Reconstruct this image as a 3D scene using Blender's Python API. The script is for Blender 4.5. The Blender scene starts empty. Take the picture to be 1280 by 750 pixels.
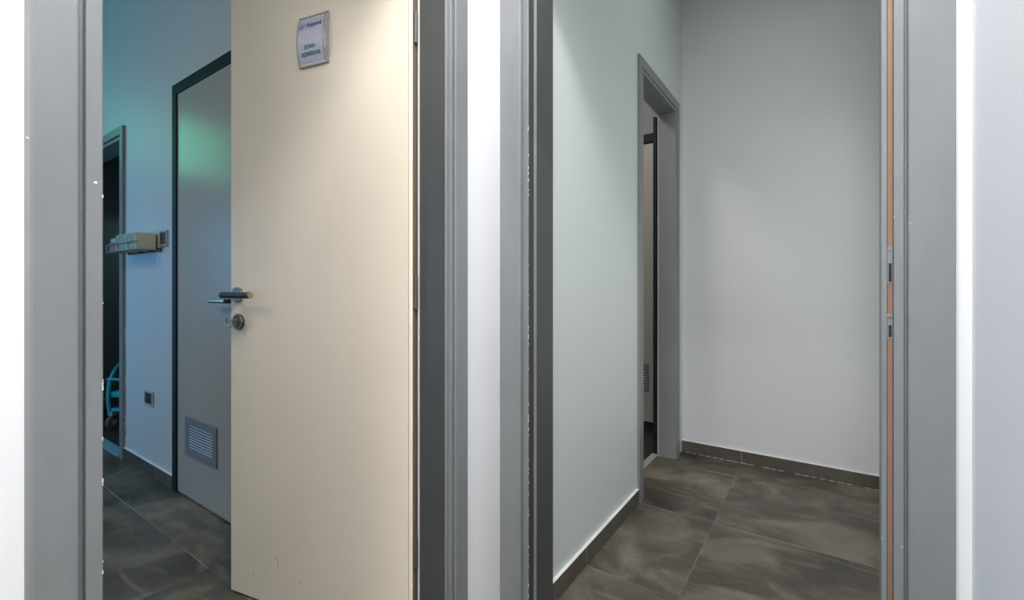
import bpy, bmesh, math, random
from mathutils import Vector, Matrix
random.seed(7)
S = bpy.context.scene
COL = S.collection

# ------------------------------------------------------------------ camera, world, lights, exposure
FPX, CY = 569.4, 357.6
cam = bpy.data.cameras.new('camera')
cam.sensor_width = 36.0
cam.lens = 36.0 * FPX / 1280.0
cam.shift_y = -(375.0 - CY) / 1280.0
cam.clip_start = 0.02
camo = bpy.data.objects.new('camera', cam)
COL.objects.link(camo)
camo.location = (0, 0, 1.05)
camo.rotation_euler = (math.radians(90), 0, math.radians(34.42))
S.camera = camo

W = bpy.data.worlds.new('world'); S.world = W
W.use_nodes = True
W.node_tree.nodes['Background'].inputs[0].default_value = (0.75, 0.85, 1.0, 1)
W.node_tree.nodes['Background'].inputs[1].default_value = 0.15

S.view_settings.view_transform = 'Standard'
S.view_settings.look = 'None'
S.view_settings.gamma = 1.0
S.view_settings.use_curve_mapping = False
S.view_settings.exposure = 0.32

def area(name, loc, target, size, power, color, sy=None, spread=180):
    l = bpy.data.lights.new(name, 'AREA')
    l.energy = power; l.color = color; l.size = size
    if sy: l.shape = 'RECTANGLE'; l.size_y = sy
    l.spread = math.radians(spread)
    o = bpy.data.objects.new(name, l); COL.objects.link(o)
    o.location = loc
    d = Vector(target) - Vector(loc)
    o.rotation_euler = d.to_track_quat('-Z', 'Y').to_euler()
    return o

CEIL = 3.0
area('vestibule_lamp', (-0.10, 0.25, 2.93), (-0.10, 0.25, 0), 0.5, 34, (1.0, 0.99, 0.985))
area('rear_glazing_light', (-0.20, -1.76, 1.65), (-0.27, 1.0, 1.2), 0.75, 22, (1.0, 0.985, 0.965), 1.5)
area('corridor_lamp', (-0.15, 2.05, 2.93), (-0.15, 2.05, 0), 0.5, 2.4, (0.95, 1.0, 0.98))
area('corridor_side_fill', (0.29, 2.25, 1.15), (-1, 2.35, 1.0), 1.1, 4.0, (0.97, 1.0, 0.99), 1.6)  # added fill light for the lower passage walls
area('left_room_lamp', (-2.3, -1.3, 2.93), (-2.3, -1.3, 0), 0.5, 18, (1.0, 0.87, 0.70))
area('side_room_lamp', (-1.6, 2.1, 2.93), (-1.6, 2.1, 0), 0.5, 14, (1.0, 0.96, 0.92))
area('dark_room_fill', (-5.0, 1.7, 1.7), (-4.0, 1.6, 0.6), 0.4, 3, (0.45, 0.85, 1.0), 0.8)  # added dim fill light, no window stands behind it
area('window_light_upper', (-4.53, 0.27, 2.25), (0, 0.27, 2.1), 0.45, 1.9, (0.14, 1.0, 0.62), 0.46)
area('window_light_lower', (-4.53, -0.80, 1.25), (-3.3, 0.95, 0.6), 0.4, 19, (0.10, 0.50, 1.0), 0.9)

# ------------------------------------------------------------------ materials
def hexlin(c):
    r = []
    for v in c:
        v = v / 255.0
        r.append(v / 12.92 if v <= 0.04045 else ((v + 0.055) / 1.055) ** 2.4)
    return (r[0], r[1], r[2], 1)

def mat(name, col, rough=0.5, metal=0.0, var=0.0, vscale=3.0, bump=0.0, bscale=60.0, specks=0.0, speck_col=(0.75, 0.75, 0.72, 1), spec=0.5, stretch=(1, 1, 1), coat=0.0):
    m = bpy.data.materials.new(name); m.use_nodes = True
    nt = m.node_tree; N = nt.nodes; Lk = nt.links
    b = N['Principled BSDF']
    c = hexlin(col) if max(col) > 1.001 else (*col, 1)
    b.inputs['Base Color'].default_value = c
    b.inputs['Roughness'].default_value = rough
    b.inputs['Metallic'].default_value = metal
    b.inputs['Specular IOR Level'].default_value = spec
    b.inputs['Coat Weight'].default_value = coat
    tc = N.new('ShaderNodeTexCoord')
    mp = N.new('ShaderNodeMapping'); mp.inputs['Scale'].default_value = stretch
    Lk.new(tc.outputs['Object'], mp.inputs['Vector'])
    out = None
    if var > 0:
        n = N.new('ShaderNodeTexNoise'); n.inputs['Scale'].default_value = vscale
        n.inputs['Detail'].default_value = 5; n.inputs['Roughness'].default_value = 0.6
        Lk.new(mp.outputs[0], n.inputs['Vector'])
        mr = N.new('ShaderNodeMapRange')
        mr.inputs[1].default_value = 0.3; mr.inputs[2].default_value = 0.7
        mr.inputs[3].default_value = 1 - var; mr.inputs[4].default_value = 1 + var
        Lk.new(n.outputs['Fac'], mr.inputs[0])
        mx = N.new('ShaderNodeVectorMath'); mx.operation = 'SCALE'
        mx.inputs[0].default_value = c[:3]
        Lk.new(mr.outputs[0], mx.inputs['Scale'])
        out = mx.outputs[0]
    if specks > 0:
        n2 = N.new('ShaderNodeTexNoise'); n2.inputs['Scale'].default_value = 90
        n2.inputs['Detail'].default_value = 2
        Lk.new(tc.outputs['Object'], n2.inputs['Vector'])
        n3 = N.new('ShaderNodeTexNoise'); n3.inputs['Scale'].default_value = 4
        Lk.new(tc.outputs['Object'], n3.inputs['Vector'])
        ad = N.new('ShaderNodeMath'); ad.operation = 'ADD'
        Lk.new(n2.outputs['Fac'], ad.inputs[0]); Lk.new(n3.outputs['Fac'], ad.inputs[1])
        r = N.new('ShaderNodeValToRGB')
        r.color_ramp.elements[0].position = min(0.999, (1.41 - specks) / 1.0 if (1.41 - specks) < 1 else 0.999)
        mr2 = N.new('ShaderNodeMapRange')
        mr2.inputs[1].default_value = 1.42 - specks; mr2.inputs[2].default_value = 1.44 - specks
        Lk.new(ad.outputs[0], mr2.inputs[0])
        N.remove(r)
        mix = N.new('ShaderNodeMix'); mix.data_type = 'RGBA'
        Lk.new(mr2.outputs[0], mix.inputs['Factor'])
        if out: Lk.new(out, mix.inputs['A'])
        else: mix.inputs['A'].default_value = c
        mix.inputs['B'].default_value = speck_col
        out = mix.outputs['Result']
    if out: Lk.new(out, b.inputs['Base Color'])
    if bump > 0:
        nb = N.new('ShaderNodeTexNoise'); nb.inputs['Scale'].default_value = bscale
        nb.inputs['Detail'].default_value = 4
        Lk.new(mp.outputs[0], nb.inputs['Vector'])
        bp = N.new('ShaderNodeBump'); bp.inputs['Strength'].default_value = bump
        bp.inputs['Distance'].default_value = 0.004
        Lk.new(nb.outputs['Fac'], bp.inputs['Height'])
        Lk.new(bp.outputs[0], b.inputs['Normal'])
    return m

def floor_mat(name, x0, y0, px, py):
    """large dark porcelain tiles with cloudy cement pattern and thin pale joints"""
    m = bpy.data.materials.new(name); m.use_nodes = True
    nt = m.node_tree; N = nt.nodes; Lk = nt.links
    b = N['Principled BSDF']
    tc = N.new('ShaderNodeTexCoord')
    sx = N.new('ShaderNodeSeparateXYZ'); Lk.new(tc.outputs['Object'], sx.inputs[0])
    def M(op, a, bb=None, c=None):
        n = N.new('ShaderNodeMath'); n.operation = op
        for i, v in enumerate((a, bb, c)):
            if v is None: continue
            if isinstance(v, (int, float)): n.inputs[i].default_value = v
            else: Lk.new(v, n.inputs[i])
        return n.outputs[0]
    def joint(s, o, p):
        t = M('DIVIDE', M('SUBTRACT', s, o), p)
        fr = M('ABSOLUTE', M('SUBTRACT', M('FRACT', M('ADD', t, 0.5)), 0.5))
        return M('MULTIPLY', fr, p), M('FLOOR', t)
    jx, ix = joint(sx.outputs['X'], x0, px)
    jy, iy = joint(sx.outputs['Y'], y0, py)
    jd = M('MINIMUM', M('ADD', jx, 0.0011), jy)
    jm = N.new('ShaderNodeMapRange'); Lk.new(jd, jm.inputs[0])
    jm.inputs[1].default_value = 0.0012; jm.inputs[2].default_value = 0.0022
    jm.inputs[3].default_value = 1; jm.inputs[4].default_value = 0
    cid = N.new('ShaderNodeCombineXYZ'); Lk.new(ix, cid.inputs[0]); Lk.new(iy, cid.inputs[1])
    off = N.new('ShaderNodeVectorMath'); off.operation = 'SCALE'; off.inputs['Scale'].default_value = 7.3
    Lk.new(cid.outputs[0], off.inputs[0])
    av = N.new('ShaderNodeVectorMath'); av.operation = 'ADD'
    Lk.new(tc.outputs['Object'], av.inputs[0]); Lk.new(off.outputs[0], av.inputs[1])
    n1 = N.new('ShaderNodeTexNoise'); n1.inputs['Scale'].default_value = 2.6; n1.inputs['Detail'].default_value = 7
    n1.inputs['Roughness'].default_value = 0.62; n1.inputs['Distortion'].default_value = 0.8
    Lk.new(av.outputs[0], n1.inputs['Vector'])
    cr = N.new('ShaderNodeValToRGB')
    e = cr.color_ramp.elements
    e[0].position = 0.33; e[0].color = (0.036, 0.030, 0.022, 1)
    e[1].position = 0.72; e[1].color = (0.21, 0.184, 0.140, 1)
    k = e.new(0.5); k.color = (0.077, 0.067, 0.051, 1)
    Lk.new(n1.outputs['Fac'], cr.inputs[0])
    # wipe streaks and dust marks
    mp = N.new('ShaderNodeMapping'); mp.inputs['Scale'].default_value = (2.0, 9.0, 1)
    mp.inputs['Rotation'].default_value = (0, 0, math.radians(18))
    Lk.new(av.outputs[0], mp.inputs['Vector'])
    n2 = N.new('ShaderNodeTexNoise'); n2.inputs['Scale'].default_value = 1.6; n2.inputs['Detail'].default_value = 6
    n2.inputs['Distortion'].default_value = 1.2
    Lk.new(mp.outputs[0], n2.inputs['Vector'])
    mr = N.new('ShaderNodeMapRange'); Lk.new(n2.outputs['Fac'], mr.inputs[0])
    mr.inputs[1].default_value = 0.52; mr.inputs[2].default_value = 0.75; mr.inputs[3].default_value = 0; mr.inputs[4].default_value = 0.55
    mx = N.new('ShaderNodeMix'); mx.data_type = 'RGBA'
    Lk.new(mr.outputs[0], mx.inputs['Factor']); Lk.new(cr.outputs[0], mx.inputs['A'])
    mx.inputs['B'].default_value = (0.21, 0.187, 0.145, 1)
    # joints are clear in some stretches and filled with dirt in others
    n4 = N.new('ShaderNodeTexNoise'); n4.inputs['Scale'].default_value = 3.0
    Lk.new(tc.outputs['Object'], n4.inputs['Vector'])
    mr4 = N.new('ShaderNodeMapRange'); Lk.new(n4.outputs['Fac'], mr4.inputs[0])
    mr4.inputs[1].default_value = 0.42; mr4.inputs[2].default_value = 0.62; mr4.inputs[3].default_value = 0.1; mr4.inputs[4].default_value = 0.8
    jf = M('MULTIPLY', jm.outputs[0], mr4.outputs[0])
    m2 = N.new('ShaderNodeMix'); m2.data_type = 'RGBA'
    Lk.new(jf, m2.inputs['Factor']); Lk.new(mx.outputs['Result'], m2.inputs['A'])
    m2.inputs['B'].default_value = (0.36, 0.34, 0.30, 1)
    # grit
    n5 = N.new('ShaderNodeTexNoise'); n5.inputs['Scale'].default_value = 170; n5.inputs['Detail'].default_value = 1
    Lk.new(tc.outputs['Object'], n5.inputs['Vector'])
    mr5 = N.new('ShaderNodeMapRange'); Lk.new(n5.outputs['Fac'], mr5.inputs[0])
    mr5.inputs[1].default_value = 0.765; mr5.inputs[2].default_value = 0.79
    m3 = N.new('ShaderNodeMix'); m3.data_type = 'RGBA'
    Lk.new(mr5.outputs[0], m3.inputs['Factor']); Lk.new(m2.outputs['Result'], m3.inputs['A'])
    m3.inputs['B'].default_value = (0.5, 0.48, 0.44, 1)
    Lk.new(m3.outputs['Result'], b.inputs['Base Color'])
    rr = N.new('ShaderNodeMapRange'); Lk.new(n2.outputs['Fac'], rr.inputs[0])
    rr.inputs[3].default_value = 0.34; rr.inputs[4].default_value = 0.55
    Lk.new(rr.outputs[0], b.inputs['Roughness'])
    bp = N.new('ShaderNodeBump'); bp.inputs['Strength'].default_value = 0.25; bp.inputs['Distance'].default_value = 0.002
    Lk.new(n1.outputs['Fac'], bp.inputs['Height']); Lk.new(bp.outputs[0], b.inputs['Normal'])
    return m

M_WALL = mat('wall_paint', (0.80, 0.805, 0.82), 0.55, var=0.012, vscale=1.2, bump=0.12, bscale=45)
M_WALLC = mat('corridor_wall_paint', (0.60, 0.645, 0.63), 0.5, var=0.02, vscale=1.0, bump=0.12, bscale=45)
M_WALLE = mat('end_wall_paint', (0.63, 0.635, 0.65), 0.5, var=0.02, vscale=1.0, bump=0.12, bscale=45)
M_WALLL = mat('left_room_wall_paint', (0.56, 0.57, 0.57), 0.5, var=0.03, vscale=1.3, bump=0.15, bscale=45)
M_CEIL = mat('ceiling_paint', (0.82, 0.82, 0.82), 0.8)
M_FRAME = mat('frame_paint', (0.205, 0.215, 0.22), 0.38, var=0.09, vscale=6, bump=0.1, bscale=120, specks=0.022, stretch=(1, 1, 0.35))
M_FRAMED = mat('frame_paint_dark_copy', (0.060, 0.063, 0.063), 0.48, var=0.1, vscale=6, stretch=(1, 1, 0.35))  # dark copy of the frame paint for the sheets on the jambs
M_BLACK = mat('black_frame_paint', (0.010, 0.013, 0.013), 0.6, spec=0.25)
M_CREAM = mat('cream_laminate', (0.74, 0.655, 0.535), 0.36, var=0.045, vscale=2.2, bump=0.03, bscale=300, stretch=(1, 1, 0.6))
M_CREAMEDGE = mat('cream_edge_band', (0.85, 0.77, 0.63), 0.4, var=0.03, vscale=8)
M_GDOOR = mat('grey_laminate', (0.42, 0.39, 0.35), 0.30, spec=0.35, var=0.03, vscale=3)
M_STEEL = mat('brushed_steel', (0.42, 0.41, 0.39), 0.3, 1.0)
M_DSTEEL = mat('dark_steel', (0.13, 0.13, 0.13), 0.32, 0.9)
M_GRILLE = mat('grille_grey', (0.20, 0.21, 0.22), 0.45)
M_SLAT = mat('slat_grey', (0.30, 0.31, 0.33), 0.4)
M_HOLE = mat('dark_recess', (0.015, 0.015, 0.017), 0.8)
M_BASE = mat('tile_skirting', (0.085, 0.074, 0.06), 0.38, var=0.3, vscale=5, bump=0.1, bscale=30)
M_GROUT = mat('plaster_ledge', (0.72, 0.72, 0.70), 0.8, var=0.06, vscale=20)
M_WOOD = mat('bare_wood', (0.25, 0.145, 0.092), 0.65, var=0.25, vscale=14, stretch=(1, 1, 0.08))
M_WHITEPL = mat('white_plastic', (0.72, 0.73, 0.74), 0.35)
M_GREYPL = mat('grey_plastic', (0.38, 0.39, 0.40), 0.35)
M_BLACKPL = mat('black_plastic', (0.015, 0.015, 0.017), 0.35)
M_PAPER = mat('sign_paper', (0.52, 0.545, 0.65), 0.4)
M_SILVER = mat('sign_aluminium', (0.36, 0.35, 0.36), 0.4, 0.3)
M_INKP = mat('ink_purple', (0.13, 0.10, 0.32), 0.5)
M_INKR = mat('ink_magenta', (0.42, 0.10, 0.22), 0.5)
M_INKT = mat('ink_teal', (0.02, 0.19, 0.25), 0.5)
M_INKG = mat('ink_grey', (0.33, 0.35, 0.42), 0.5)
M_BOX = mat('ivory_card', (0.66, 0.64, 0.48), 0.5)
M_BOXS = mat('printed_card', (0.25, 0.30, 0.20), 0.45, var=0.55, vscale=28)
M_RED = mat('red_card', (0.30, 0.09, 0.10), 0.5, var=0.2, vscale=20)
M_TURQ = mat('turquoise_plastic', (0.03, 0.42, 0.52), 0.3)
M_RUBBER = mat('grey_rubber', (0.13, 0.13, 0.14), 0.6)
M_CLOTH = mat('dark_cloth', (0.045, 0.05, 0.052), 0.85, var=0.3, vscale=4, stretch=(6, 6, 0.3))
M_FLOOR = floor_mat('floor_tiles', -0.404, 1.57, 1.2, 0.6)
M_FLOORL = floor_mat('floor_tiles_left_room', -1.891, 0.76, 1.2, 0.6)
M_RECESS_SHADE = mat('recess_shade', (0.045, 0.045, 0.045), 0.6)  # shade tone for the strip in the frame recess
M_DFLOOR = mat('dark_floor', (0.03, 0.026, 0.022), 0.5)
M_DIFF = mat('lamp_diffuser', (0.9, 0.9, 0.9), 0.5)
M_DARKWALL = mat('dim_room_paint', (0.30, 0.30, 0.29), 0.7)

# ------------------------------------------------------------------ mesh helpers
def nb(): return bmesh.new()

def box(bm, x0, x1, y0, y1, z0, z1, bevel=0.0, mtx=None):
    r = bmesh.ops.create_cube(bm, size=1)
    vs = r['verts']
    for v in vs:
        v.co = Vector(((x0 + x1) / 2 + v.co.x * (x1 - x0), (y0 + y1) / 2 + v.co.y * (y1 - y0), (z0 + z1) / 2 + v.co.z * (z1 - z0)))
    if bevel > 0:
        es = list({e for v in vs for e in v.link_edges})
        g = bmesh.ops.bevel(bm, geom=es, offset=bevel, segments=2, affect='EDGES', profile=0.6)
        vs = list({v for f in g['faces'] for v in f.verts} | {v for v in vs if v.is_valid})
    if mtx is not None:
        done = set()
        for v in vs:
            for f in v.link_faces:
                for w in f.verts: done.add(w)
        for v in done: v.co = mtx @ v.co
    return bm

def prism(bm, pts, z0, z1, mtx=None):
    """vertical prism from a plan outline"""
    a = [bm.verts.new((p[0], p[1], z0)) for p in pts]
    b = [bm.verts.new((p[0], p[1], z1)) for p in pts]
    n = len(pts)
    for i in range(n):
        bm.faces.new((a[i], a[(i + 1) % n], b[(i + 1) % n], b[i]))
    bm.faces.new(a[::-1]); bm.faces.new(b)
    if mtx is not None:
        for v in a + b: v.co = mtx @ v.co
    return bm

def cyl(bm, p0, p1, r0, r1=None, seg=24, cap=True):
    p0 = Vector(p0); p1 = Vector(p1); r1 = r0 if r1 is None else r1
    d = (p1 - p0).normalized()
    u = d.orthogonal().normalized(); w = d.cross(u)
    A = [bm.verts.new(p0 + (u * math.cos(t) + w * math.sin(t)) * r0) for t in [2 * math.pi * i / seg for i in range(seg)]]
    B = [bm.verts.new(p1 + (u * math.cos(t) + w * math.sin(t)) * r1) for t in [2 * math.pi * i / seg for i in range(seg)]]
    for i in range(seg): bm.faces.new((A[i], A[(i + 1) % seg], B[(i + 1) % seg], B[i]))
    if cap: bm.faces.new(A[::-1]); bm.faces.new(B)
    return bm

def lathe(bm, p0, axis, prof, seg=28):
    """prof: (distance along axis, radius)"""
    p0 = Vector(p0); d = Vector(axis).normalized(); u = d.orthogonal().normalized(); w = d.cross(u)
    rings = []
    for (h, r) in prof:
        if r < 1e-6: rings.append([bm.verts.new(p0 + d * h)])
        else: rings.append([bm.verts.new(p0 + d * h + (u * math.cos(t) + w * math.sin(t)) * r) for t in [2 * math.pi * i / seg for i in range(seg)]])
    for a, b in zip(rings, rings[1:]):
        for i in range(seg):
            j = (i + 1) % seg
            if len(a) == 1 and len(b) == 1: continue
            if len(a) == 1: bm.faces.new((a[0], b[j], b[i]))
            elif len(b) == 1: bm.faces.new((a[i], a[j], b[0]))
            else: bm.faces.new((a[i], a[j], b[j], b[i]))
    return bm

def tube(bm, pts, r, seg=12):
    pts = [Vector(p) for p in pts]
    rings = []; prev = None
    for i, p in enumerate(pts):
        t = (pts[min(i + 1, len(pts) - 1)] - pts[max(i - 1, 0)]).normalized()
        if prev is None: u = t.orthogonal().normalized()
        else: u = (prev - t * prev.dot(t)).normalized()
        prev = u; w = t.cross(u)
        rings.append([bm.verts.new(p + (u * math.cos(a) + w * math.sin(a)) * r) for a in [2 * math.pi * k / seg for k in range(seg)]])
    for a, b in zip(rings, rings[1:]):
        for i in range(seg): bm.faces.new((a[i], a[(i + 1) % seg], b[(i + 1) % seg], b[i]))
    bm.faces.new(rings[0][::-1]); bm.faces.new(rings[-1])
    return bm

def bez(p0, p1, p2, p3, n=14):
    P = [Vector(p) for p in (p0, p1, p2, p3)]
    return [P[0] * (1 - t) ** 3 + P[1] * 3 * t * (1 - t) ** 2 + P[2] * 3 * t * t * (1 - t) + P[3] * t ** 3 for t in [i / n for i in range(n + 1)]]

def sweep_frame(bm, prof, a0, a1, h, place, right=True, left=True):
    """architrave profile (u outwards from the opening, d behind the face) mitred round an opening"""
    sides = []
    L0 = [(a0 - u, 0.0, d) for u, d in prof]
    L1 = [(a0 - u, h + u, d) for u, d in prof]
    R1 = [(a1 + u, h + u, d) for u, d in prof]
    R0 = [(a1 + u, 0.0, d) for u, d in prof]
    rings = ([L0] if left else []) + [L1, R1] + ([R0] if right else [])
    vr = [[bm.verts.new(place(*p)) for p in r] for r in rings]
    n = len(prof)
    for a, b in zip(vr, vr[1:]):
        for i in range(n): bm.faces.new((a[i], a[(i + 1) % n], b[(i + 1) % n], b[i]))
    bm.faces.new(vr[0][::-1]); bm.faces.new(vr[-1])
    return bm

def obj(name, bm, m, parent=None, smooth=False, bev=0.0):
    bmesh.ops.recalc_face_normals(bm, faces=bm.faces)
    if parent is not None:
        inv = world_of(parent).inverted()
        bmesh.ops.transform(bm, matrix=inv, verts=bm.verts)
    me = bpy.data.meshes.new(name); bm.to_mesh(me); bm.free()
    me.materials.append(m)
    o = bpy.data.objects.new(name, me); COL.objects.link(o)
    if parent is not None: o.parent = parent
    if smooth:
        for p in me.polygons: p.use_smooth = True
        me.set_sharp_from_angle(angle=math.radians(35))
    if bev > 0:
        md = o.modifiers.new('bevel', 'BEVEL'); md.width = bev; md.segments = 2; md.limit_method = 'ANGLE'
        md.angle_limit = math.radians(40)
    return o

def world_of(o):
    m = Matrix.LocRotScale(o.location, o.rotation_euler, o.scale)
    return world_of(o.parent) @ m if o.parent else m

def tag(o, label=None, cat=None, kind=None, group=None):
    if label: o['label'] = label
    if cat: o['category'] = cat
    if kind: o['kind'] = kind
    if group: o['group'] = group
    return o

def thing(name, label, cat, loc=(0, 0, 0), rz=0, kind=None, group=None):
    o = bpy.data.objects.new(name, None); COL.objects.link(o)
    o.empty_display_size = 0.1
    o.location = loc; o.rotation_euler = (0, 0, rz)
    return tag(o, label, cat, kind, group)

def struct(name, bm, m, label, cat, bev=0.0):
    return tag(obj(name, bm, m, bev=bev), label, cat, 'structure')

def text_mesh(bm, txt, size, mtx, depth=0.0004, bold=0.0, sx=1.0):
    cu = bpy.data.curves.new('t', 'FONT'); cu.body = txt; cu.size = size
    cu.align_x = 'CENTER'; cu.align_y = 'CENTER'; cu.extrude = depth; cu.offset = bold
    o = bpy.data.objects.new('t', cu)
    me = bpy.data.meshes.new_from_object(o)
    k = Matrix.Diagonal((sx, 1, 1, 1))
    me.transform(mtx @ k)
    bm.from_mesh(me)
    bpy.data.objects.remove(o); bpy.data.curves.remove(cu); bpy.data.meshes.remove(me)
    return bm

# ------------------------------------------------------------------ key dimensions (metres)
XL = -0.838          # vestibule left wall face
XLB = -0.937         # its back face, in the left room
YF, YFB = 1.167, 1.300   # front wall of vestibule, face and back
XR = 0.224           # vestibule right wall face
XC = -0.747          # corridor left wall face
YE = 3.010           # corridor end wall face
YB = 0.955           # left room far wall face
XCR = 0.30           # corridor right wall face

# ------------------------------------------------------------------ floor and ceilings
b = nb(); box(b, XL - 0.046, 0.45, -3.1, 3.2, -0.1, 0)
struct('floor', b, M_FLOOR, 'brown grey cement-look tile floor running through the right-hand doorway', 'floor')
b = nb(); box(b, -5.3, XL - 0.046, -3.1, YB + 0.047, -0.1, 0)
struct('floor.001', b, M_FLOORL, 'dark tile floor of the room behind the open cream door', 'floor')
b = nb(); box(b, -5.3, -0.891, YB + 0.047, 4.0, -0.1, 0)
box(b, -0.891, XC-0.11, 3.2, 4.0, -0.1, 0)
struct('floor.002', b, M_DFLOOR, 'dark floor of the unlit rooms beyond', 'floor')
b = nb(); box(b, -5.3, 0.45, -3.1, 4.0, CEIL, CEIL + 0.1)
struct('ceiling', b, M_CEIL, 'white ceiling above the rooms', 'ceiling')

# ------------------------------------------------------------------ walls
def wall_x(name, xa, xb, ya, yb, holes, m, label):
    """wall along Y with door/window holes (y0, y1, z0, z1)"""
    b = nb(); y = ya
    for (h0, h1, z0, z1) in sorted(holes):
        box(b, xa, xb, y, h0, 0, CEIL)
        if z0 > 0: box(b, xa, xb, h0, h1, 0, z0)
        box(b, xa, xb, h0, h1, z1, CEIL)
        y = h1
    box(b, xa, xb, y, yb, 0, CEIL)
    return struct(name, b, m, label, 'wall')
def wall_y(name, xa, xb, ya, yb, holes, m, label):
    b = nb(); x = xa
    for (h0, h1, z0, z1) in sorted(holes):
        box(b, x, h0, ya, yb, 0, CEIL)
        if z0 > 0: box(b, h0, h1, ya, yb, 0, z0)
        box(b, h0, h1, ya, yb, z1, CEIL)
        x = h1
    box(b, x, xb, ya, yb, 0, CEIL)
    return struct(name, b, m, label, 'wall')

HO = 2.10            # clear height of door openings
D1a, D1b = 0.2035, 0.9175
D2a, D2b = -0.735, 0.094
D3a, D3b = 2.235, 2.835
wall_x('wall_left', XLB, XL, -3.0, YF, [(D1a - 0.03, D1b + 0.03, 0, HO + 0.03)], M_WALL,
       'bright white wall around the left-hand doorway, showing between the two door frames')
wall_y('wall_front', XLB, XR + 0.12, YF, YFB, [(D2a - 0.0300, D2b + 0.04, 0, HO + 0.0300)], M_WALL,
       'white wall around the right-hand doorway')
wall_x('wall_right', XR, XR + 0.12, -3.0, YF, [], M_WALL, 'pale grey white wall at the right edge of the photo')
wall_y('wall_back', XL, XR, -1.9, -1.8, [(-0.75, 0.18, 0.98, 2.52)], M_WALL, 'white wall with glazing behind the photographer')
wall_y('wall_left_room_near', -5.2, XLB, -3.1, -3.0, [], M_WALLL, 'near wall of the left room, out of view')
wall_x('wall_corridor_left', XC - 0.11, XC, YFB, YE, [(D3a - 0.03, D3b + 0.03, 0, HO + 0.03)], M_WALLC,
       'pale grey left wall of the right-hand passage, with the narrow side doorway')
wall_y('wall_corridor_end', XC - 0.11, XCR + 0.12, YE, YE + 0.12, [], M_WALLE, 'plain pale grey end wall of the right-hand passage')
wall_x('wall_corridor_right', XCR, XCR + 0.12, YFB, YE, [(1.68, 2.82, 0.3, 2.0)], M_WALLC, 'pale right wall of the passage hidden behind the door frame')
DGa, DGb = -2.72, -2.05       # grey door opening
DFa, DFb = -4.35, -3.575      # far doorway opening
wall_y('wall_left_room_far', -5.2, XLB, YB, YB + 0.11, [(DGa - 0.02, DGb + 0.02, 0, 2.03 + 0.02), (DFa - 0.02, DFb + 0.02, 0, 1.97)], M_WALLL,
       'teal and blue lit wall of the left room holding the grey door')
WIN = (-1.15, 0.56, 0.7, 2.55)
wall_x('wall_left_room_outer', -4.67, -4.55, -3.0, YB, [WIN], M_WALLL, 'outer window wall of the left room, out of view')
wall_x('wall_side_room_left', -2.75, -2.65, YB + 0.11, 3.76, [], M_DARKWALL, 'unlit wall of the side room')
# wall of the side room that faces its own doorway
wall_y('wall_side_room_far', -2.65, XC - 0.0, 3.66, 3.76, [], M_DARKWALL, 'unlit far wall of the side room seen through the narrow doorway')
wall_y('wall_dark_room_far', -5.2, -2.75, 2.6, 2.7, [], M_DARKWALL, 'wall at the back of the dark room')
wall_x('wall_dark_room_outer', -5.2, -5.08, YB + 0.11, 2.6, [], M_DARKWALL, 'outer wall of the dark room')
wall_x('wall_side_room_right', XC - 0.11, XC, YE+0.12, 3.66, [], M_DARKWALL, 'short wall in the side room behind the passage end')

# outer window of the left room (lights it; out of view)
w = thing('window_1', 'window with tinted panes high in the outer wall of the left room', 'window', (-4.55, -0.2, 0.9), kind='structure')
b = nb()
for (y0, y1, z0, z1) in ((-1.15, -1.08, 0.7, 2.55), (0.50, 0.56, 0.7, 2.55), (-1.08, 0.50, 0.7, 0.74), (-1.08, 0.50, 2.49, 2.55), (-0.50, 0.04, 0.74, 2.49)):
    box(b, -4.62, -4.54, y0, y1, z0, z1)
obj('window_frame', b, M_FRAME, w)
w = thing('added_window_3', 'added window frame, out of view, around the passage side fill light', 'window', (XCR, 2.25, 0.3), kind='structure')  # unseen opening added to hold the passage side fill
b = nb()
for (y0, y1, z0, z1) in ((1.68, 1.71, 0.3, 2.0), (2.79, 2.82, 0.3, 2.0), (1.71, 2.79, 0.3, 0.33), (1.71, 2.79, 1.97, 2.0)):
    box(b, XCR + 0.005, XCR + 0.06, y0, y1, z0, z1)
obj('window_frame', b, M_FRAME, w)
w = thing('window_2', 'glazed opening behind the photographer', 'window', (-0.285, -1.8, 0.98), kind='structure')
b = nb()
for (x0, x1, z0, z1) in ((-0.75, -0.71, 0.98, 2.52), (0.14, 0.18, 0.98, 2.52), (-0.71, 0.14, 0.98, 1.0), (-0.71, 0.14, 2.5, 2.52)):
    box(b, x0, x1, -1.88, -1.81, z0, z1)
obj('window_frame', b, M_FRAME, w)

# ------------------------------------------------------------------ skirtings
def skirt(name, xa, xb, ya, yb, joints, axis, label, h=0.071):
    t = thing(name, label, 'skirting', ((xa + xb) / 2, (ya + yb) / 2, 0), kind='structure')
    b = nb(); box(b, xa, xb, ya, yb, 0, h - 0.001, 0.0012); obj('tile_skirting', b, M_BASE, t)
    b = nb(); box(b, xa + (0.0006 if axis == 'x' else 0), xb - (0.0006 if axis == 'x' else 0), ya, yb, h - 0.001, h + 0.0015); obj('ledge', b, M_GROUT, t)
    b = nb()
    for j in joints:
        if axis == 'y': box(b, xa - 0.0004, xb + 0.0004, j - 0.0012, j + 0.0012, 0, h - 0.001)
        else: box(b, j - 0.0012, j + 0.0012, ya - 0.0004, yb + 0.0004, 0, h - 0.001)
    if joints: obj('grout_joint', b, mat('grout', (0.34, 0.32, 0.29), 0.8), t)
    else: b.free()
    return t
skirt('baseboard_passage', XC, XC + 0.012, YFB + 0.012, D3a - 0.08, [1.57], 'y', 'dark tile skirting with white top ledge along the passage left wall')
skirt('baseboard_end', XC, XCR, YE - 0.010, YE, [-0.404], 'x', 'dark tile skirting along the end wall of the passage')
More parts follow.
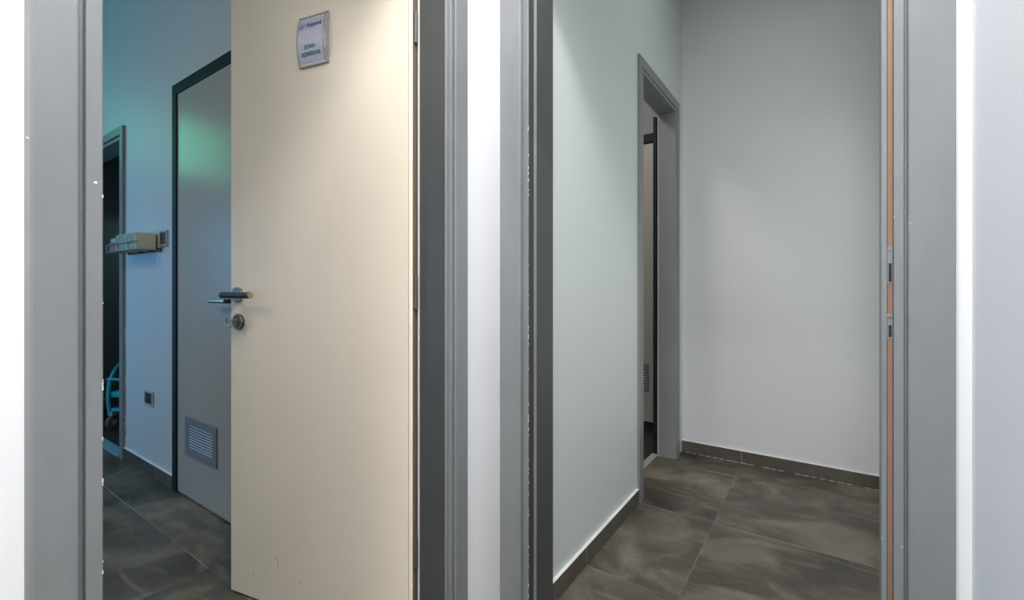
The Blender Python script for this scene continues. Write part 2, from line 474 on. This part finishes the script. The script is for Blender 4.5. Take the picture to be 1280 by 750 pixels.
skirt('baseboard_left_room', DFb + 0.075, DGa - 0.055, YB - 0.010, YB, [-2.985], 'x', 'dark tile skirting left of the grey door in the left room')
skirt('baseboard_passage_right', XCR - 0.01, XCR, YFB, YE - 0.01, [], 'y', 'dark tile skirting on the right wall of the passage')
b = nb()
# thin mortar line between skirting and floor tiles at the end wall
for i in range(26):
    x = -0.72 + i * 0.039
    if random.random() < 0.75: box(b, x, x + 0.034 * random.uniform(0.6, 1), YE - 0.0125, YE - 0.0098, 0, 0.0012)
struct('trim_1', b, M_GROUT, 'thin pale mortar line at the foot of the end wall skirting', 'mortar line')

# ------------------------------------------------------------------ doorway 1 frame (left)
P1 = [(0.0775, 0.012), (0.0775, 0.0015), (0.0765, 0.0003), (0.0755, 0), (0.0285, 0), (0.0265, 0.0006), (0.0255, 0.0022), (0.0255, 0.010),
      (0.0208, 0.010), (0.0208, 0.0065), (0.0195, 0.0055), (0.0115, 0.0055), (0.0105, 0.0065), (0.0105, 0.0125), (0.0025, 0.0125), (0.0008, 0.0135), (0, 0.0160),
      (0, 0.1135), (0.0008, 0.1150), (0.060, 0.1150), (0.060, 0.104), (0.03, 0.104), (0.03, 0.012)]
b = nb()
sweep_frame(b, P1, D1a, D1b, HO, lambda a, z, d: Vector((-0.833 - d, a, z)), left=False)
P1L = [(0.0775, 0.012), (0.0772, 0.0065), (0.0755, 0.0028), (0.0720, 0.0006), (0.0690, 0.0)] + P1[4:7] + [(0.0245, 0.0050), (0.0240, 0.0120), (0.0192, 0.0120), (0.0188, 0.0058), (0.0178, 0.0040), (0.0012, 0.0040), (0, 0.0052)] + P1[17:]
prism(b, [(-0.833 - d, D1a - u) for u, d in P1L], 0, HO + 0.02)
t1 = struct('trim_2', b, M_FRAME, 'grey door frame of the left-hand doorway, its near side at the left edge', 'door frame')
# dark sheet added over the inner jamb face; worn filler chips on the near arris
b = nb(); box(b, -0.9505, -0.9455, D1b - 0.0035, D1b + 0.001, 0, HO); obj('pale_edge_strip', b, mat('edge_highlight', (0.62, 0.62, 0.60), 0.5), t1)  # pale strip painting the highlight on the jamb's far edge
b = nb(); box(b, -0.9452, -0.8500, D1b - 0.0006, D1b + 0.001, 0, HO); tag(obj('jamb_dark_sheet', b, M_FRAMED, t1), 'charcoal sheet added on the inner jamb face')
b = nb()
for py in (246, 379, 475, 479, 484, 486, 548, 550, 600, 605, 606, 702, 714, 716):
    z = 1.05 + (357.6 - py) * 0.001126; s = random.uniform(0.0005, 0.0013)
    box(b, -0.8388, -0.8366, D1a - s, D1a + 0.0003, z - s * random.uniform(1, 3), z + s * random.uniform(1, 2.5), s * 0.3)
obj('paint_chip', b, M_GROUT, t1)['kind'] = 'stuff'

# ------------------------------------------------------------------ doorway 2 frame (right)
P2 = [(0.1020, 0.012), (0.1020, 0.001), (0.1010, 0), (0.0320, 0), (0.0290, 0.0008), (0.0270, 0.0030), (0.0270, 0.0185),
      (0.0110, 0.0185), (0.0096, 0.0200), (0.0096, 0.0500), (0.0015, 0.0500), (0, 0.0515), (0, 0.1550), (0.0105, 0.1550), (0.0105, 0.1445), (0.0300, 0.1445), (0.0300, 0.012)]
P2 = [(u, d) for u, d in P2]
b = nb()
sweep_frame(b, P2, D2a, D2b, HO, lambda a, z, d: Vector((a, 1.155 + d, z)), right=False)
# right jamb outline in plan (x, y)
R = [(0.2005, 1.167), (0.2005, 1.156), (0.1995, 1.155), (0.1355, 1.155), (0.1338, 1.1563), (0.1333, 1.159), (0.1333, 1.170), (0.1285, 1.170),
     (0.1285, 1.1625), (0.1275, 1.1610), (0.1135, 1.1610), (0.1125, 1.1620), (0.1125, 1.1740), (0.1028, 1.1740), (0.1028, 1.1690), (0.0950, 1.1690), (0.0940, 1.1705),
     (0.0940, 1.205), (0.110, 1.205), (0.110, 1.310), (0.134, 1.310), (0.134, 1.167)]
prism(b, R, 0, HO + 0.02)
t2 = struct('trim_3', b, M_FRAME, 'grey door frame of the right-hand doorway, bare wood strip on its right side', 'door frame')
b = nb(); box(b, D2a - 0.001, D2a + 0.0006, 1.2070, 1.3095, 0, HO); tag(obj('jamb_dark_sheet', b, M_FRAMED, t2), 'charcoal sheet added on the inner jamb face')  # thin dark sheet added over the inner jamb face
b = nb(); box(b, D2a - 0.0105, D2a - 0.0088, 1.1765, 1.2040, 0, HO, 0.0004); tag(obj('recess_shade_strip', b, M_RECESS_SHADE, t2), 'dark strip painting the shade in the frame recess')  # dark strip that paints the shade onto the recessed face
b = nb(); box(b, 0.1040, 0.1118, 1.1690, 1.1742, 0, HO, 0.0008)
tag(obj('wood_strip', b, M_WOOD, t2), 'bare brown wood strip')
for (z0, z1) in ((1.055, 1.128), (0.945, 0.995)):
    b = nb(); box(b, 0.1036, 0.1118, 1.1678, 1.1695, z0, z1, 0.0006); sp = obj('strike_plate', b, M_GRILLE, t2)
    b = nb(); box(b, 0.1055, 0.1102, 1.1672, 1.1680, z0 + 0.004, z0 + (z1 - z0) * 0.55); obj('latch_hole', b, M_HOLE, sp)
    b = nb(); cyl(b, (0.1077, 1.1679, z1 - 0.008), (0.1077, 1.1668, z1 - 0.008), 0.003); obj('screw', b, M_DSTEEL, sp)
b = nb()
for i in range(40):
    z = random.uniform(0.1, 1.6); s = random.uniform(0.0005, 0.0012)
    box(b, -0.7452, -0.7440, 1.1752 - s, 1.1752 + s * 2, z - s * 3, z + s * 3)
obj('paint_chip', b, M_GROUT, t2)['kind'] = 'stuff'

# ------------------------------------------------------------------ doorway 3 frame (in the passage wall)
P3 = [(0.070, 0.012), (0.070, 0.001), (0.069, 0), (0.022, 0), (0.020, 0.0015), (0.020, 0.008), (0.017, 0.008), (0.016, 0.0035), (0.003, 0.0035), (0, 0.006),
      (0, 0.108), (0.012, 0.108), (0.012, 0.122), (0.03, 0.122), (0.03, 0.012)]
b = nb()
sweep_frame(b, P3, D3a, D3b, HO + 0.005, lambda a, z, d: Vector((-0.735 - d, a, z)))
t3 = struct('trim_4', b, M_FRAME, 'grey frame of the narrow side doorway in the passage', 'door frame')
b = nb(); box(b, -0.848, -0.843, D3b - 0.0035, D3b + 0.001, 0, HO)
box(b, -0.848, -0.843, D3a - 0.001, D3a + 0.0035, 0, HO)
box(b, -0.848, -0.843, D3a, D3b, HO, HO + 0.006)
obj('pale_edge_strip', b, mat('passage_edge_pale', (0.5, 0.5, 0.48), 0.5), t3)  # pale strips along the rear edges of the opening
b = nb(); box(b, -0.885, -0.848, D3a, D3b, 0, 0.010, 0.002)
struct('trim_5', b, mat('threshold_alu', (0.42, 0.41, 0.38), 0.4, 0.3), 'pale metal threshold strip across the side doorway', 'threshold')

# side room door: grey leaf with vent, standing half open beyond the side doorway
def vent(parent, cx, z0, z1, wdt, yface, n, name='vent_grille', thick=0.008):
    """louvred grille on a leaf whose face looks towards -Y at yface"""
    hw = wdt / 2; f = 0.030 * min(1, wdt / 0.33) + 0.006
    b = nb()
    box(b, cx - hw, cx + hw, yface - thick, yface, z1 - f, z1, 0.002)
    box(b, cx - hw, cx + hw, yface - thick, yface, z0, z0 + f, 0.002)
    box(b, cx - hw, cx - hw + f, yface - thick, yface, z0 + f, z1 - f, 0.002)
    box(b, cx + hw - f, cx + hw, yface - thick, yface, z0 + f, z1 - f, 0.002)
    g = obj(name, b, M_GRILLE, parent)
    b = nb(); box(b, cx - hw + f, cx + hw - f, yface - 0.0012, yface - 0.0002, z0 + f, z1 - f)
    obj('grille_backing', b, M_HOLE, g)
    hs = (z1 - z0 - 2 * f) / n
    for k in range(n):
        zc = z0 + f + hs * (k + 0.5)
        b = nb()
        M = Matrix.Translation((0, yface - thick * 0.5, zc)) @ Matrix.Rotation(math.radians(-38), 4, 'X') @ Matrix.Translation((0, -(yface - thick * 0.5), -zc))
        box(b, cx - hw + f, cx + hw - f, yface - thick * 0.5 - 0.0008, yface - thick * 0.5 + 0.0008, zc - hs * 0.27, zc + hs * 0.27, 0, M)
        obj('slat', b, M_SLAT, g)
    return g

d3 = thing('door_3', 'grey vented door glimpsed through the narrow side doorway of the passage', 'door', (-1.6, 3.3, 0), kind='structure')
b = nb(); box(b, -1.9, -0.935, 3.30, 3.34, 0.06, 2.09, 0.002); obj('door_leaf', b, mat('side_door_laminate', (0.44, 0.41, 0.38), 0.45), d3)
vent(d3, -1.155, 0.29, 0.485, 0.20, 3.30, 7)
b = nb(); box(b, -1.95, -0.86, 3.285, 3.33, 2.095, 2.155); obj('head_jamb', b, M_BLACK, d3)
b = nb(); box(b, -1.9, -0.9, 3.305, 3.335, 0.0, 0.05); obj('bottom_rail', b, M_HOLE, d3)
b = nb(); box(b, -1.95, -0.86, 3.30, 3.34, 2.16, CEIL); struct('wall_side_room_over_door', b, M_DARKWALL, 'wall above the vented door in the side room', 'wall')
b = nb(); box(b, -0.878, -0.858, D3b - 0.0005, D3b + 0.02, 0.0, HO)
obj('rebate', b, M_BLACK, t3)  # black strip painting the dark gap behind the far jamb

# ------------------------------------------------------------------ grey door in the left room
b = nb()
PG = [(0.05, 0.010), (0.05, 0.001), (0.049, 0), (0.004, 0), (0.0, 0.003), (0, 0.008), (0.02, 0.11), (0.02, 0.010)]
sweep_frame(b, PG, DGa, DGb, 2.03, lambda a, z, d: Vector((a, YB - 0.010 + d, z)))
struct('trim_6', b, M_BLACK, 'thin black frame around the grey door in the left room', 'door frame')
d2 = thing('door_2', 'closed grey laminate door with a louvred vent near its foot', 'door', (DGa, YB, 0), kind='structure')
b = nb(); box(b, DGa + 0.002, DGb - 0.002, YB - 0.003, YB + 0.037, 0.008, 2.028, 0.0015); obj('door_leaf', b, M_GDOOR, d2)
vent(d2, -2.443, 0.22, 0.408, 0.335, YB - 0.003, 9)
hx, hz, hy = -2.105, 0.985, YB - 0.003
b = nb(); lathe(b, (hx, hy, hz), (0, -1, 0), [(0, 0.026), (0.006, 0.026), (0.008, 0.024), (0.008, 0.010), (0.045, 0.010), (0.052, 0.008), (0.052, 0)])
h = obj('door_handle', b, M_DSTEEL, d2, smooth=True)
b = nb(); tube(b, [(hx + 0.008, hy - 0.045, hz), (hx - 0.03, hy - 0.047, hz), (hx - 0.14, hy - 0.047, hz - 0.001)], 0.0095); obj('lever', b, M_STEEL, h, smooth=True)
b = nb(); lathe(b, (hx, hy, hz - 0.105), (0, -1, 0), [(0, 0.026), (0.006, 0.026), (0.008, 0.023), (0.008, 0.011), (0.020, 0.011), (0.021, 0)])
h = obj('lock_escutcheon', b, M_DSTEEL, d2, smooth=True)
b = nb(); box(b, hx - 0.018, hx + 0.018, hy - 0.030, hy - 0.020, hz - 0.110, hz - 0.102, 0.002); obj('thumb_turn', b, M_STEEL, h)

# ------------------------------------------------------------------ far doorway of the left room
PFp = [(0.075, 0.016), (0.075, 0.001), (0.074, 0), (0.028, 0), (0.026, 0.004), (0.026, 0.014), (0.016, 0.014), (0.015, 0.006), (0.002, 0.006), (0, 0.010),
       (0, 0.121), (0.02, 0.121), (0.02, 0.016)]
b = nb(); sweep_frame(b, PFp, DFa, DFb, 1.95, lambda a, z, d: Vector((a, YB - 0.016 + d, z)))
t7 = struct('trim_7', b, M_FRAME, 'narrow grey frame of the dark far doorway in the left room', 'door frame')
b = nb()
for i in range(30):
    z = random.choice((random.uniform(0.08, 0.30), random.uniform(0.40, 0.56), random.uniform(0.7, 0.8))); s = random.uniform(0.001, 0.006)
    box(b, DFb + 0.0745, DFb + 0.076 + s * 0.6, YB - 0.003, YB - 0.0005, z - s * random.uniform(0.5, 3), z + s * random.uniform(0.5, 3.5), 0.0004)
obj('paint_chip', b, M_GROUT, t7)['kind'] = 'stuff'
b = nb(); box(b, DFa, DFb, YB - 0.02, YB + 0.04, 0, 0.012, 0.003)
struct('trim_8', b, mat('threshold_blue', (0.20, 0.36, 0.42), 0.3), 'pale blue threshold of the dark far doorway', 'threshold')

# dark hanging curtain inside far doorway
def curtain(x0, x1, y, z0, z1, folds):
    b = nb(); n = folds * 8; a = []; c = []
    for i in range(n + 1):
        t = i / n; x = x0 + (x1 - x0) * t
        yy = y + 0.025 * math.sin(t * folds * 2 * math.pi) + 0.008 * math.sin(t * folds * 5.1)
        a.append(b.verts.new((x, yy, z0))); c.append(b.verts.new((x, yy * 1.0, z1)))
    for i in range(n): b.faces.new((a[i], a[i + 1], c[i + 1], c[i]))
    return b
ct = obj('curtain', curtain(-4.9, -3.75, 1.75, 0.55, 1.95, 9), M_CLOTH)
tag(ct, 'dark pleated curtain hanging inside the far left doorway', 'curtain')
md = ct.modifiers.new('solid', 'SOLIDIFY'); md.thickness = 0.003
b = nb(); cyl(b, (-5.05, 1.75, 1.96), (-2.78, 1.75, 1.96), 0.012)
tag(obj('curtain_rod', b, M_DSTEEL), 'thin dark rod that carries the dark curtain', 'rod')

# turquoise wheeled chair glimpsed through the far doorway
ch = thing('wheeled_chair', 'turquoise chair on castors glimpsed through the dark far doorway', 'chair', (-4.22, 1.36, 0), math.radians(25))
MW = world_of(ch)
def cl(*p): return MW @ Vector(p)
b = nb(); box(b, -0.22, 0.22, -0.20, 0.20, 0.23, 0.275, 0.015, MW); obj('seat', b, M_TURQ, ch)
for s in (-1, 1):
    b = nb(); tube(b, [cl(*p) for p in [(s * 0.21, -0.20, 0.10)] + [tuple(q) for q in bez((s * 0.21, -0.20, 0.12), (s * 0.21, -0.24, 0.34), (s * 0.23, -0.16, 0.50), (s * 0.21, -0.02, 0.50), 10)] + [(s * 0.21, 0.18, 0.50)]], 0.013)
    obj('armrest', b, M_TURQ, ch, smooth=True)
    b = nb(); tube(b, [cl(s * 0.19, 0.19, 0.10), cl(s * 0.19, 0.20, 0.30), cl(s * 0.19, 0.25, 0.62), cl(s * 0.19, 0.28, 0.70)], 0.012); obj('back_post', b, M_TURQ, ch, smooth=True)
b = nb(); box(b, -0.19, 0.19, 0.235, 0.26, 0.45, 0.68, 0.01, MW); obj('backrest', b, mat('turquoise_dark', (0.01, 0.16, 0.2), 0.5), ch)
b = nb(); tube(b, [cl(-0.21, -0.215, 0.37), cl(0.21, -0.215, 0.37)], 0.011); obj('cross_bar', b, M_TURQ, ch, smooth=True)
b = nb(); tube(b, [cl(-0.20, -0.19, 0.14), cl(0.20, -0.19, 0.14)], 0.014)
tube(b, [cl(-0.20, 0.19, 0.14), cl(0.20, 0.19, 0.14)], 0.014)
tube(b, [cl(0.20, -0.19, 0.14), cl(0.20, 0.19, 0.14)], 0.014)
tube(b, [cl(-0.20, -0.19, 0.14), cl(-0.20, 0.19, 0.14)], 0.014); obj('base_frame', b, M_TURQ, ch, smooth=True)
for sx in (-1, 1):
    for sy in (-1, 1):
        b = nb(); lathe(b, cl(sx * 0.20 - 0.014, sy * 0.19, 0.048), MW.to_3x3() @ Vector((1, 0, 0)), [(0, 0), (0, 0.030), (0.001, 0.043), (0.006, 0.048), (0.022, 0.048), (0.027, 0.043), (0.028, 0.030), (0.028, 0)])
        cw = obj('castor', b, M_RUBBER, ch, smooth=True)
        b = nb(); lathe(b, cl(sx * 0.20 - 0.016, sy * 0.19, 0.048), MW.to_3x3() @ Vector((1, 0, 0)), [(0, 0), (0, 0.017), (0.032, 0.017), (0.032, 0)])
        obj('hub', b, M_GREYPL, cw, smooth=True)
        b = nb(); box(b, sx * 0.20 - 0.020, sx * 0.20 + 0.020, sy * 0.19 - 0.02, sy * 0.19 + 0.02, 0.097, 0.13, 0.004, MW); obj('castor_fork', b, M_GREYPL, ch)

# ------------------------------------------------------------------ switch, socket and box on the left room wall
def plate(name, label, cat, x0, x1, z0, z1, n=2):
    t = thing(name, label, cat, ((x0 + x1) / 2, YB, z0))
    cz = (z0 + z1) / 2
    b = nb(); f = 0.010
    box(b, x0, x1, YB - 0.009, YB, z0, z0 + f, 0.002); box(b, x0, x1, YB - 0.009, YB, z1 - f, z1, 0.002)
    box(b, x0, x0 + f, YB - 0.009, YB, z0 + f, z1 - f, 0.002); box(b, x1 - f, x1, YB - 0.009, YB, z0 + f, z1 - f, 0.002)
    obj('cover_frame', b, M_GREYPL, t)
    wd = (x1 - x0 - 2 * f) / n
    for k in range(n):
        a = x0 + f + wd * k
        b = nb(); box(b, a + 0.001, a + wd - 0.001, YB - 0.007, YB, z0 + f, z1 - f, 0.001)
        ins = obj('rocker' if cat == 'switch' else 'outlet', b, M_BLACKPL, t)
    return t
plate('light_switch', 'dark switch plate on the wall just right of the small box', 'switch', -2.945, -2.845, 1.262, 1.345)
plate('wall_socket', 'low double socket in a grey surround, left of the grey door', 'socket', -3.165, -3.045, 0.385, 0.465)

# ivory box on a small wire bracket
t = thing('wire_bracket', 'small wire bracket on the wall that carries the ivory box', 'bracket', (-3.1, YB, 1.24))
b = nb()
for z, yy in ((1.243, YB - 0.105), (1.243, YB - 0.055), (1.285, YB - 0.105)):
    tube(b, [(-3.44, yy, z), (-2.93, yy, z)], 0.003, 8)
for x in (-3.43, -3.25, -3.08, -2.94):
    tube(b, [(x, YB - 0.003, 1.243), (x, YB - 0.105, 1.243), (x, YB - 0.105, 1.286)], 0.003, 8)
obj('wire_rack', b, M_STEEL, t)
b = nb(); box(b, -3.44, -2.93, YB - 0.006, YB, 1.236, 1.256, 0.001); obj('wall_plate', b, M_BLACKPL, t)
gx0, gx1, gy0, gy1, gz0, gz1 = -3.29, -2.985, YB - 0.100, YB - 0.010, 1.248, 1.335
t = thing('glove_box', 'ivory cardboard box with printed side on the wall bracket', 'box', ((gx0 + gx1) / 2, (gy0 + gy1) / 2, gz0))
b = nb(); box(b, gx0, gx1, gy0, gy1, gz0, gz1, 0.003); obj('carton', b, M_BOX, t)
b = nb(); box(b, gx0 + 0.004, gx1 - 0.006, gy0 - 0.0008, gy0 + 0.001, gz0 + 0.003, gz1 - 0.003); tag(obj('printed_side', b, M_BOXS, t), 'green printed side')
t = thing('small_red_box', 'small dull red box left of the ivory box on the wall bracket', 'box', (-3.37, YB - 0.05, 1.248))
b = nb(); box(b, -3.425, -3.30, YB - 0.095, YB - 0.012, 1.248, 1.300, 0.003); obj('carton', b, M_RED, t)
b = nb(); box(b, -3.420, -3.305, YB - 0.09, YB - 0.017, 1.3005, 1.325, 0.003); obj('lid', b, M_GREYPL, t)

# ------------------------------------------------------------------ cream door
A0 = Vector((-1.680, 0.745, 0)); HG = Vector((-0.957, 0.897, 0))
dv = HG - A0; DW = dv.length; rz = math.atan2(dv.y, dv.x)
d1 = thing('door_1', 'large cream laminate door standing open in the left-hand doorway', 'door', A0, rz, kind='structure')
MD = world_of(d1)
def dbox(bm, x0, x1, y0, y1, z0, z1, bev=0.0): return box(bm, x0, x1, y0, y1, z0, z1, bev, MD)
def dp(x, y, z): return MD @ Vector((x, y, z))
# local axes: x from free edge to hinge, y away from the camera (0 = visible face)
EDGE = 0.7300 - 0.003
b = nb(); dbox(b, 0.0, EDGE, 0, 0.036, 0.008, 2.085, 0.0008); obj('door_leaf', b, M_CREAM, d1)
b = nb(); prism(b, [(EDGE + 0.0004, 0.0028), (EDGE + 0.0035, 0.0022), (EDGE + 0.0035, 0.034), (EDGE + 0.0004, 0.034)], 0.008, 2.085, MD); obj('edge_groove', b, mat('groove_tan', (0.42, 0.36, 0.27), 0.6), d1)
b = nb(); prism(b, [(EDGE + 0.0035, -0.0005), (EDGE + 0.010, -0.0005), (EDGE + 0.0135, 0.003), (EDGE + 0.0135, 0.034), (EDGE + 0.0035, 0.034)], 0.008, 2.085, MD); obj('edge_band', b, M_CREAMEDGE, d1)
for zc in (1.03 - 0.0, 0.30, 1.78):
    b = nb(); cyl(b, dp(EDGE + 0.020, 0.008, zc - 0.045), dp(EDGE + 0.020, 0.008, zc + 0.045), 0.0055, seg=16)
    hg = obj('hinge', b, mat('hinge_bronze', (0.10, 0.08, 0.065), 0.5, 0.3), d1, smooth=True)
b = nb(); dbox(b, EDGE + 0.0138, EDGE + 0.0165, 0.002, 0.034, 0.008, 2.085); tag(obj('hinge_edge', b, mat('brown_edge', (0.16, 0.12, 0.09), 0.6), d1), 'dark brown raw hinge edge')

hx, hz = 0.036, 1.020
nrm = MD.to_3x3() @ Vector((0, -1, 0))
b = nb(); lathe(b, dp(hx, 0, hz), nrm, [(0, 0.0265), (0.007, 0.0265), (0.009, 0.0245), (0.009, 0.0105), (0.040, 0.0105), (0.040, 0)])
h = obj('door_handle', b, M_STEEL, d1, smooth=True)
b = nb()
R90 = [dp(hx - 0.012, -0.050, hz), dp(hx + 0.12, -0.050, hz)]
cyl(b, R90[0], R90[1], 0.0105, 0.0105, 20); obj('lever', b, M_DSTEEL, h, smooth=True)
b = nb(); cyl(b, dp(hx + 0.12, -0.050, hz), dp(hx + 0.124, -0.050, hz), 0.0110, 0.0095, 20); tag(obj('lever_cap', b, M_STEEL, h, smooth=True), 'bright steel end cap')
cx, cz = 0.041, 0.929
b = nb(); lathe(b, dp(cx, 0, cz), nrm, [(0, 0.0265), (0.007, 0.0265), (0.009, 0.0245), (0.009, 0.0)])
h = obj('lock_escutcheon', b, M_DSTEEL, d1, smooth=True)
b = nb(); lathe(b, dp(cx, -0.0085, cz), nrm, [(0, 0.0245), (0.0015, 0.0240), (0.0015, 0.0205), (0, 0.0200)]); obj('rim', b, M_STEEL, h, smooth=True)
b = nb(); cyl(b, dp(cx, -0.009, cz + 0.005), dp(cx, -0.018, cz + 0.005), 0.0085, seg=18); dbox(b, cx - 0.0045, cx + 0.0045, -0.018, -0.009, cz - 0.016, cz + 0.002); obj('lock_cylinder', b, M_STEEL, h)
b = nb(); dbox(b, cx - 0.002, cx + 0.002, -0.042, -0.018, cz + 0.001, cz + 0.009, 0.0006); cyl(b, dp(cx, -0.040, cz + 0.006), dp(cx, -0.044, cz + 0.006), 0.0085, seg=16); obj('thumb_turn', b, M_STEEL, h)

# small scuffs near the foot of the door
b = nb()
for (x, z, hh) in ((0.215, 0.165, 0.012), (0.222, 0.145, 0.02), (0.110, 0.09, 0.012), (0.32, 0.11, 0.008)):
    prism(b, [(x, -0.0004), (x + 0.0022, -0.0004), (x + 0.0018, 0.0003), (x + 0.0004, 0.0003)], z - hh / 2, z + hh / 2, MD)
obj('scuff_mark', b, mat('scuff_brown', (0.33, 0.26, 0.18), 0.7), d1)

# ------------------------------------------------------------------ sign on the cream door
sx0, sx1, sz0, sz1 = 0.322, 0.438, 1.738, 1.889
sg = thing('door_sign', 'curved white name plate with teal lettering high on the cream door', 'sign', tuple(dp((sx0 + sx1) / 2, 0, sz0)), rz)
scx = (sx0 + sx1) / 2; sh = (sz1 - sz0)
def arc_y(t):   # bow of the plate, proud of the door, t in 0..1 over its height
    return -0.004 - 0.012 * math.sin(math.pi * t)
def bowed(x0, x1, t0, t1, off, th, n=14):
    b = nb(); rows = []
    for i in range(n + 1):
        t = t0 + (t1 - t0) * i / n; z = sz0 + sh * t; y = arc_y(t) - off
        rows.append([b.verts.new(dp(x0, y, z)), b.verts.new(dp(x1, y, z)), b.verts.new(dp(x1, y + th, z)), b.verts.new(dp(x0, y + th, z))])
    for a, c in zip(rows, rows[1:]):
        for k in range(4): b.faces.new((a[k], a[(k + 1) % 4], c[(k + 1) % 4], c[k]))
    b.faces.new(rows[0][::-1]); b.faces.new(rows[-1])
    return b
obj('plate', bowed(sx0, sx1, 0, 1, 0.0, 0.003), M_WHITEPL, sg)
obj('insert', bowed(sx0 + 0.004, sx1 - 0.012, 0.05, 0.95, 0.0006, 0.0005), M_PAPER, sg)
# side rails with the bowed outline, clear grip edge on the hinge side
for (xa, xb_) in ((sx0 - 0.001, sx0 + 0.003), (sx1 - 0.010, sx1 - 0.004)):
    obj('side_rail', bowed(xa, xb_, 0, 1, 0.0018, 0.004), M_SILVER, sg)
b = nb(); n = 14
pl = [(arc_y(i / n), sz0 + sh * i / n) for i in range(n + 1)]
va = [b.verts.new(dp(sx1, y, z)) for y, z in pl] ; vb = [b.verts.new(dp(sx1, 0, z)) for y, z in pl]
vc = [b.verts.new(dp(sx1 - 0.002, y, z)) for y, z in pl] ; vd = [b.verts.new(dp(sx1 - 0.002, 0, z)) for y, z in pl]
for i in range(n):
    b.faces.new((va[i], va[i + 1], vb[i + 1], vb[i])); b.faces.new((vc[i], vc[i + 1], vd[i + 1], vd[i])); b.faces.new((va[i], va[i + 1], vc[i + 1], vc[i]))
obj('end_cap', b, M_SILVER, sg)
b = nb(); dbox(b, sx0 - 0.001, sx1 + 0.0005, -0.0075, 0, sz0 - 0.003, sz0 + 0.002, 0.001); obj('clamp_bar', b, M_SILVER, sg); b = nb(); dbox(b, sx0 - 0.001, sx1 + 0.0005, -0.0075, 0, sz1 - 0.002, sz1 + 0.003, 0.001); obj('clamp_bar', b, M_SILVER, sg)

def sign_mtx(x, t):
    z = sz0 + sh * t
    slope = -0.012 * math.pi * math.cos(math.pi * t) / sh
    up = Vector((0, slope, 1)).normalized(); rt = Vector((1, 0, 0)); nn = rt.cross(up)
    m = Matrix((rt, up, nn)).transposed().to_4x4()
    m.translation = Vector((x, arc_y(t) - 0.0012, z))
    return MD @ m
pc = (sx0 + 0.004 + sx1 - 0.012) / 2
b = nb(); text_mesh(b, 'ZONA', 0.0165, sign_mtx(pc - 0.002, 0.345), bold=0.0003, sx=0.95); text_mesh(b, 'DEZINFEKSIONI', 0.0165, sign_mtx(pc, 0.205), bold=0.0003, sx=0.66); obj('room_lettering', b, M_INKT, sg)
b = nb(); text_mesh(b, 'Polymed', 0.0215, sign_mtx(pc + 0.013, 0.80), bold=0.0006, sx=0.82); obj('name_lettering', b, M_INKP, sg)
b = nb()
def ring(cx_, t_, r, w):
    m = sign_mtx(cx_, t_); seg = 20
    a = [b.verts.new(m @ Vector((math.cos(k * 2 * math.pi / seg) * r, math.sin(k * 2 * math.pi / seg) * r, 0.0002))) for k in range(seg)]
    c = [b.verts.new(m @ Vector((math.cos(k * 2 * math.pi / seg) * (r - w), math.sin(k * 2 * math.pi / seg) * (r - w), 0.0002))) for k in range(seg)]
    for k in range(seg): b.faces.new((a[k], a[(k + 1) % seg], c[(k + 1) % seg], c[k]))
ring(sx0 + 0.0150, 0.775, 0.0078, 0.0032)
obj('emblem', b, M_INKP, sg)
b = nb(); ring(sx0 + 0.0215, 0.815, 0.0070, 0.0030); obj('emblem_ring', b, M_INKR, sg)
b = nb()
m = sign_mtx(pc, 0.54); 
for (xa, xc_) in ((-0.036, -0.006), (-0.002, 0.034)):
    vs = [b.verts.new(m @ Vector(p)) for p in ((xa, -0.0004, 0.0001), (xc_, -0.0004, 0.0001), (xc_, 0.0004, 0.0001), (xa, 0.0004, 0.0001))]; b.faces.new(vs)
obj('rule_line', b, M_INKG, sg)

# ------------------------------------------------------------------ ceiling lamps (bodies for the area lights)
for (x, y, lab) in ((-0.10, 0.25, 'square ceiling panel lamp above the photographer'),  (-0.15, 2.05, 'square ceiling panel lamp in the passage'), (-2.3, -1.3, 'square ceiling panel lamp in the left room'), (-1.6, 2.1, 'square ceiling panel lamp in the side room')):
    t = thing('ceiling_lamp', lab, 'lamp', (x, y, CEIL), group='ceiling panel lamps')
    b = nb(); box(b, x - 0.28, x + 0.28, y - 0.28, y + 0.28, CEIL - 0.045, CEIL, 0.004); obj('housing', b, M_WHITEPL, t)
    b = nb(); box(b, x - 0.25, x + 0.25, y - 0.25, y + 0.25, CEIL - 0.050, CEIL - 0.046); obj('diffuser', b, M_DIFF, t)
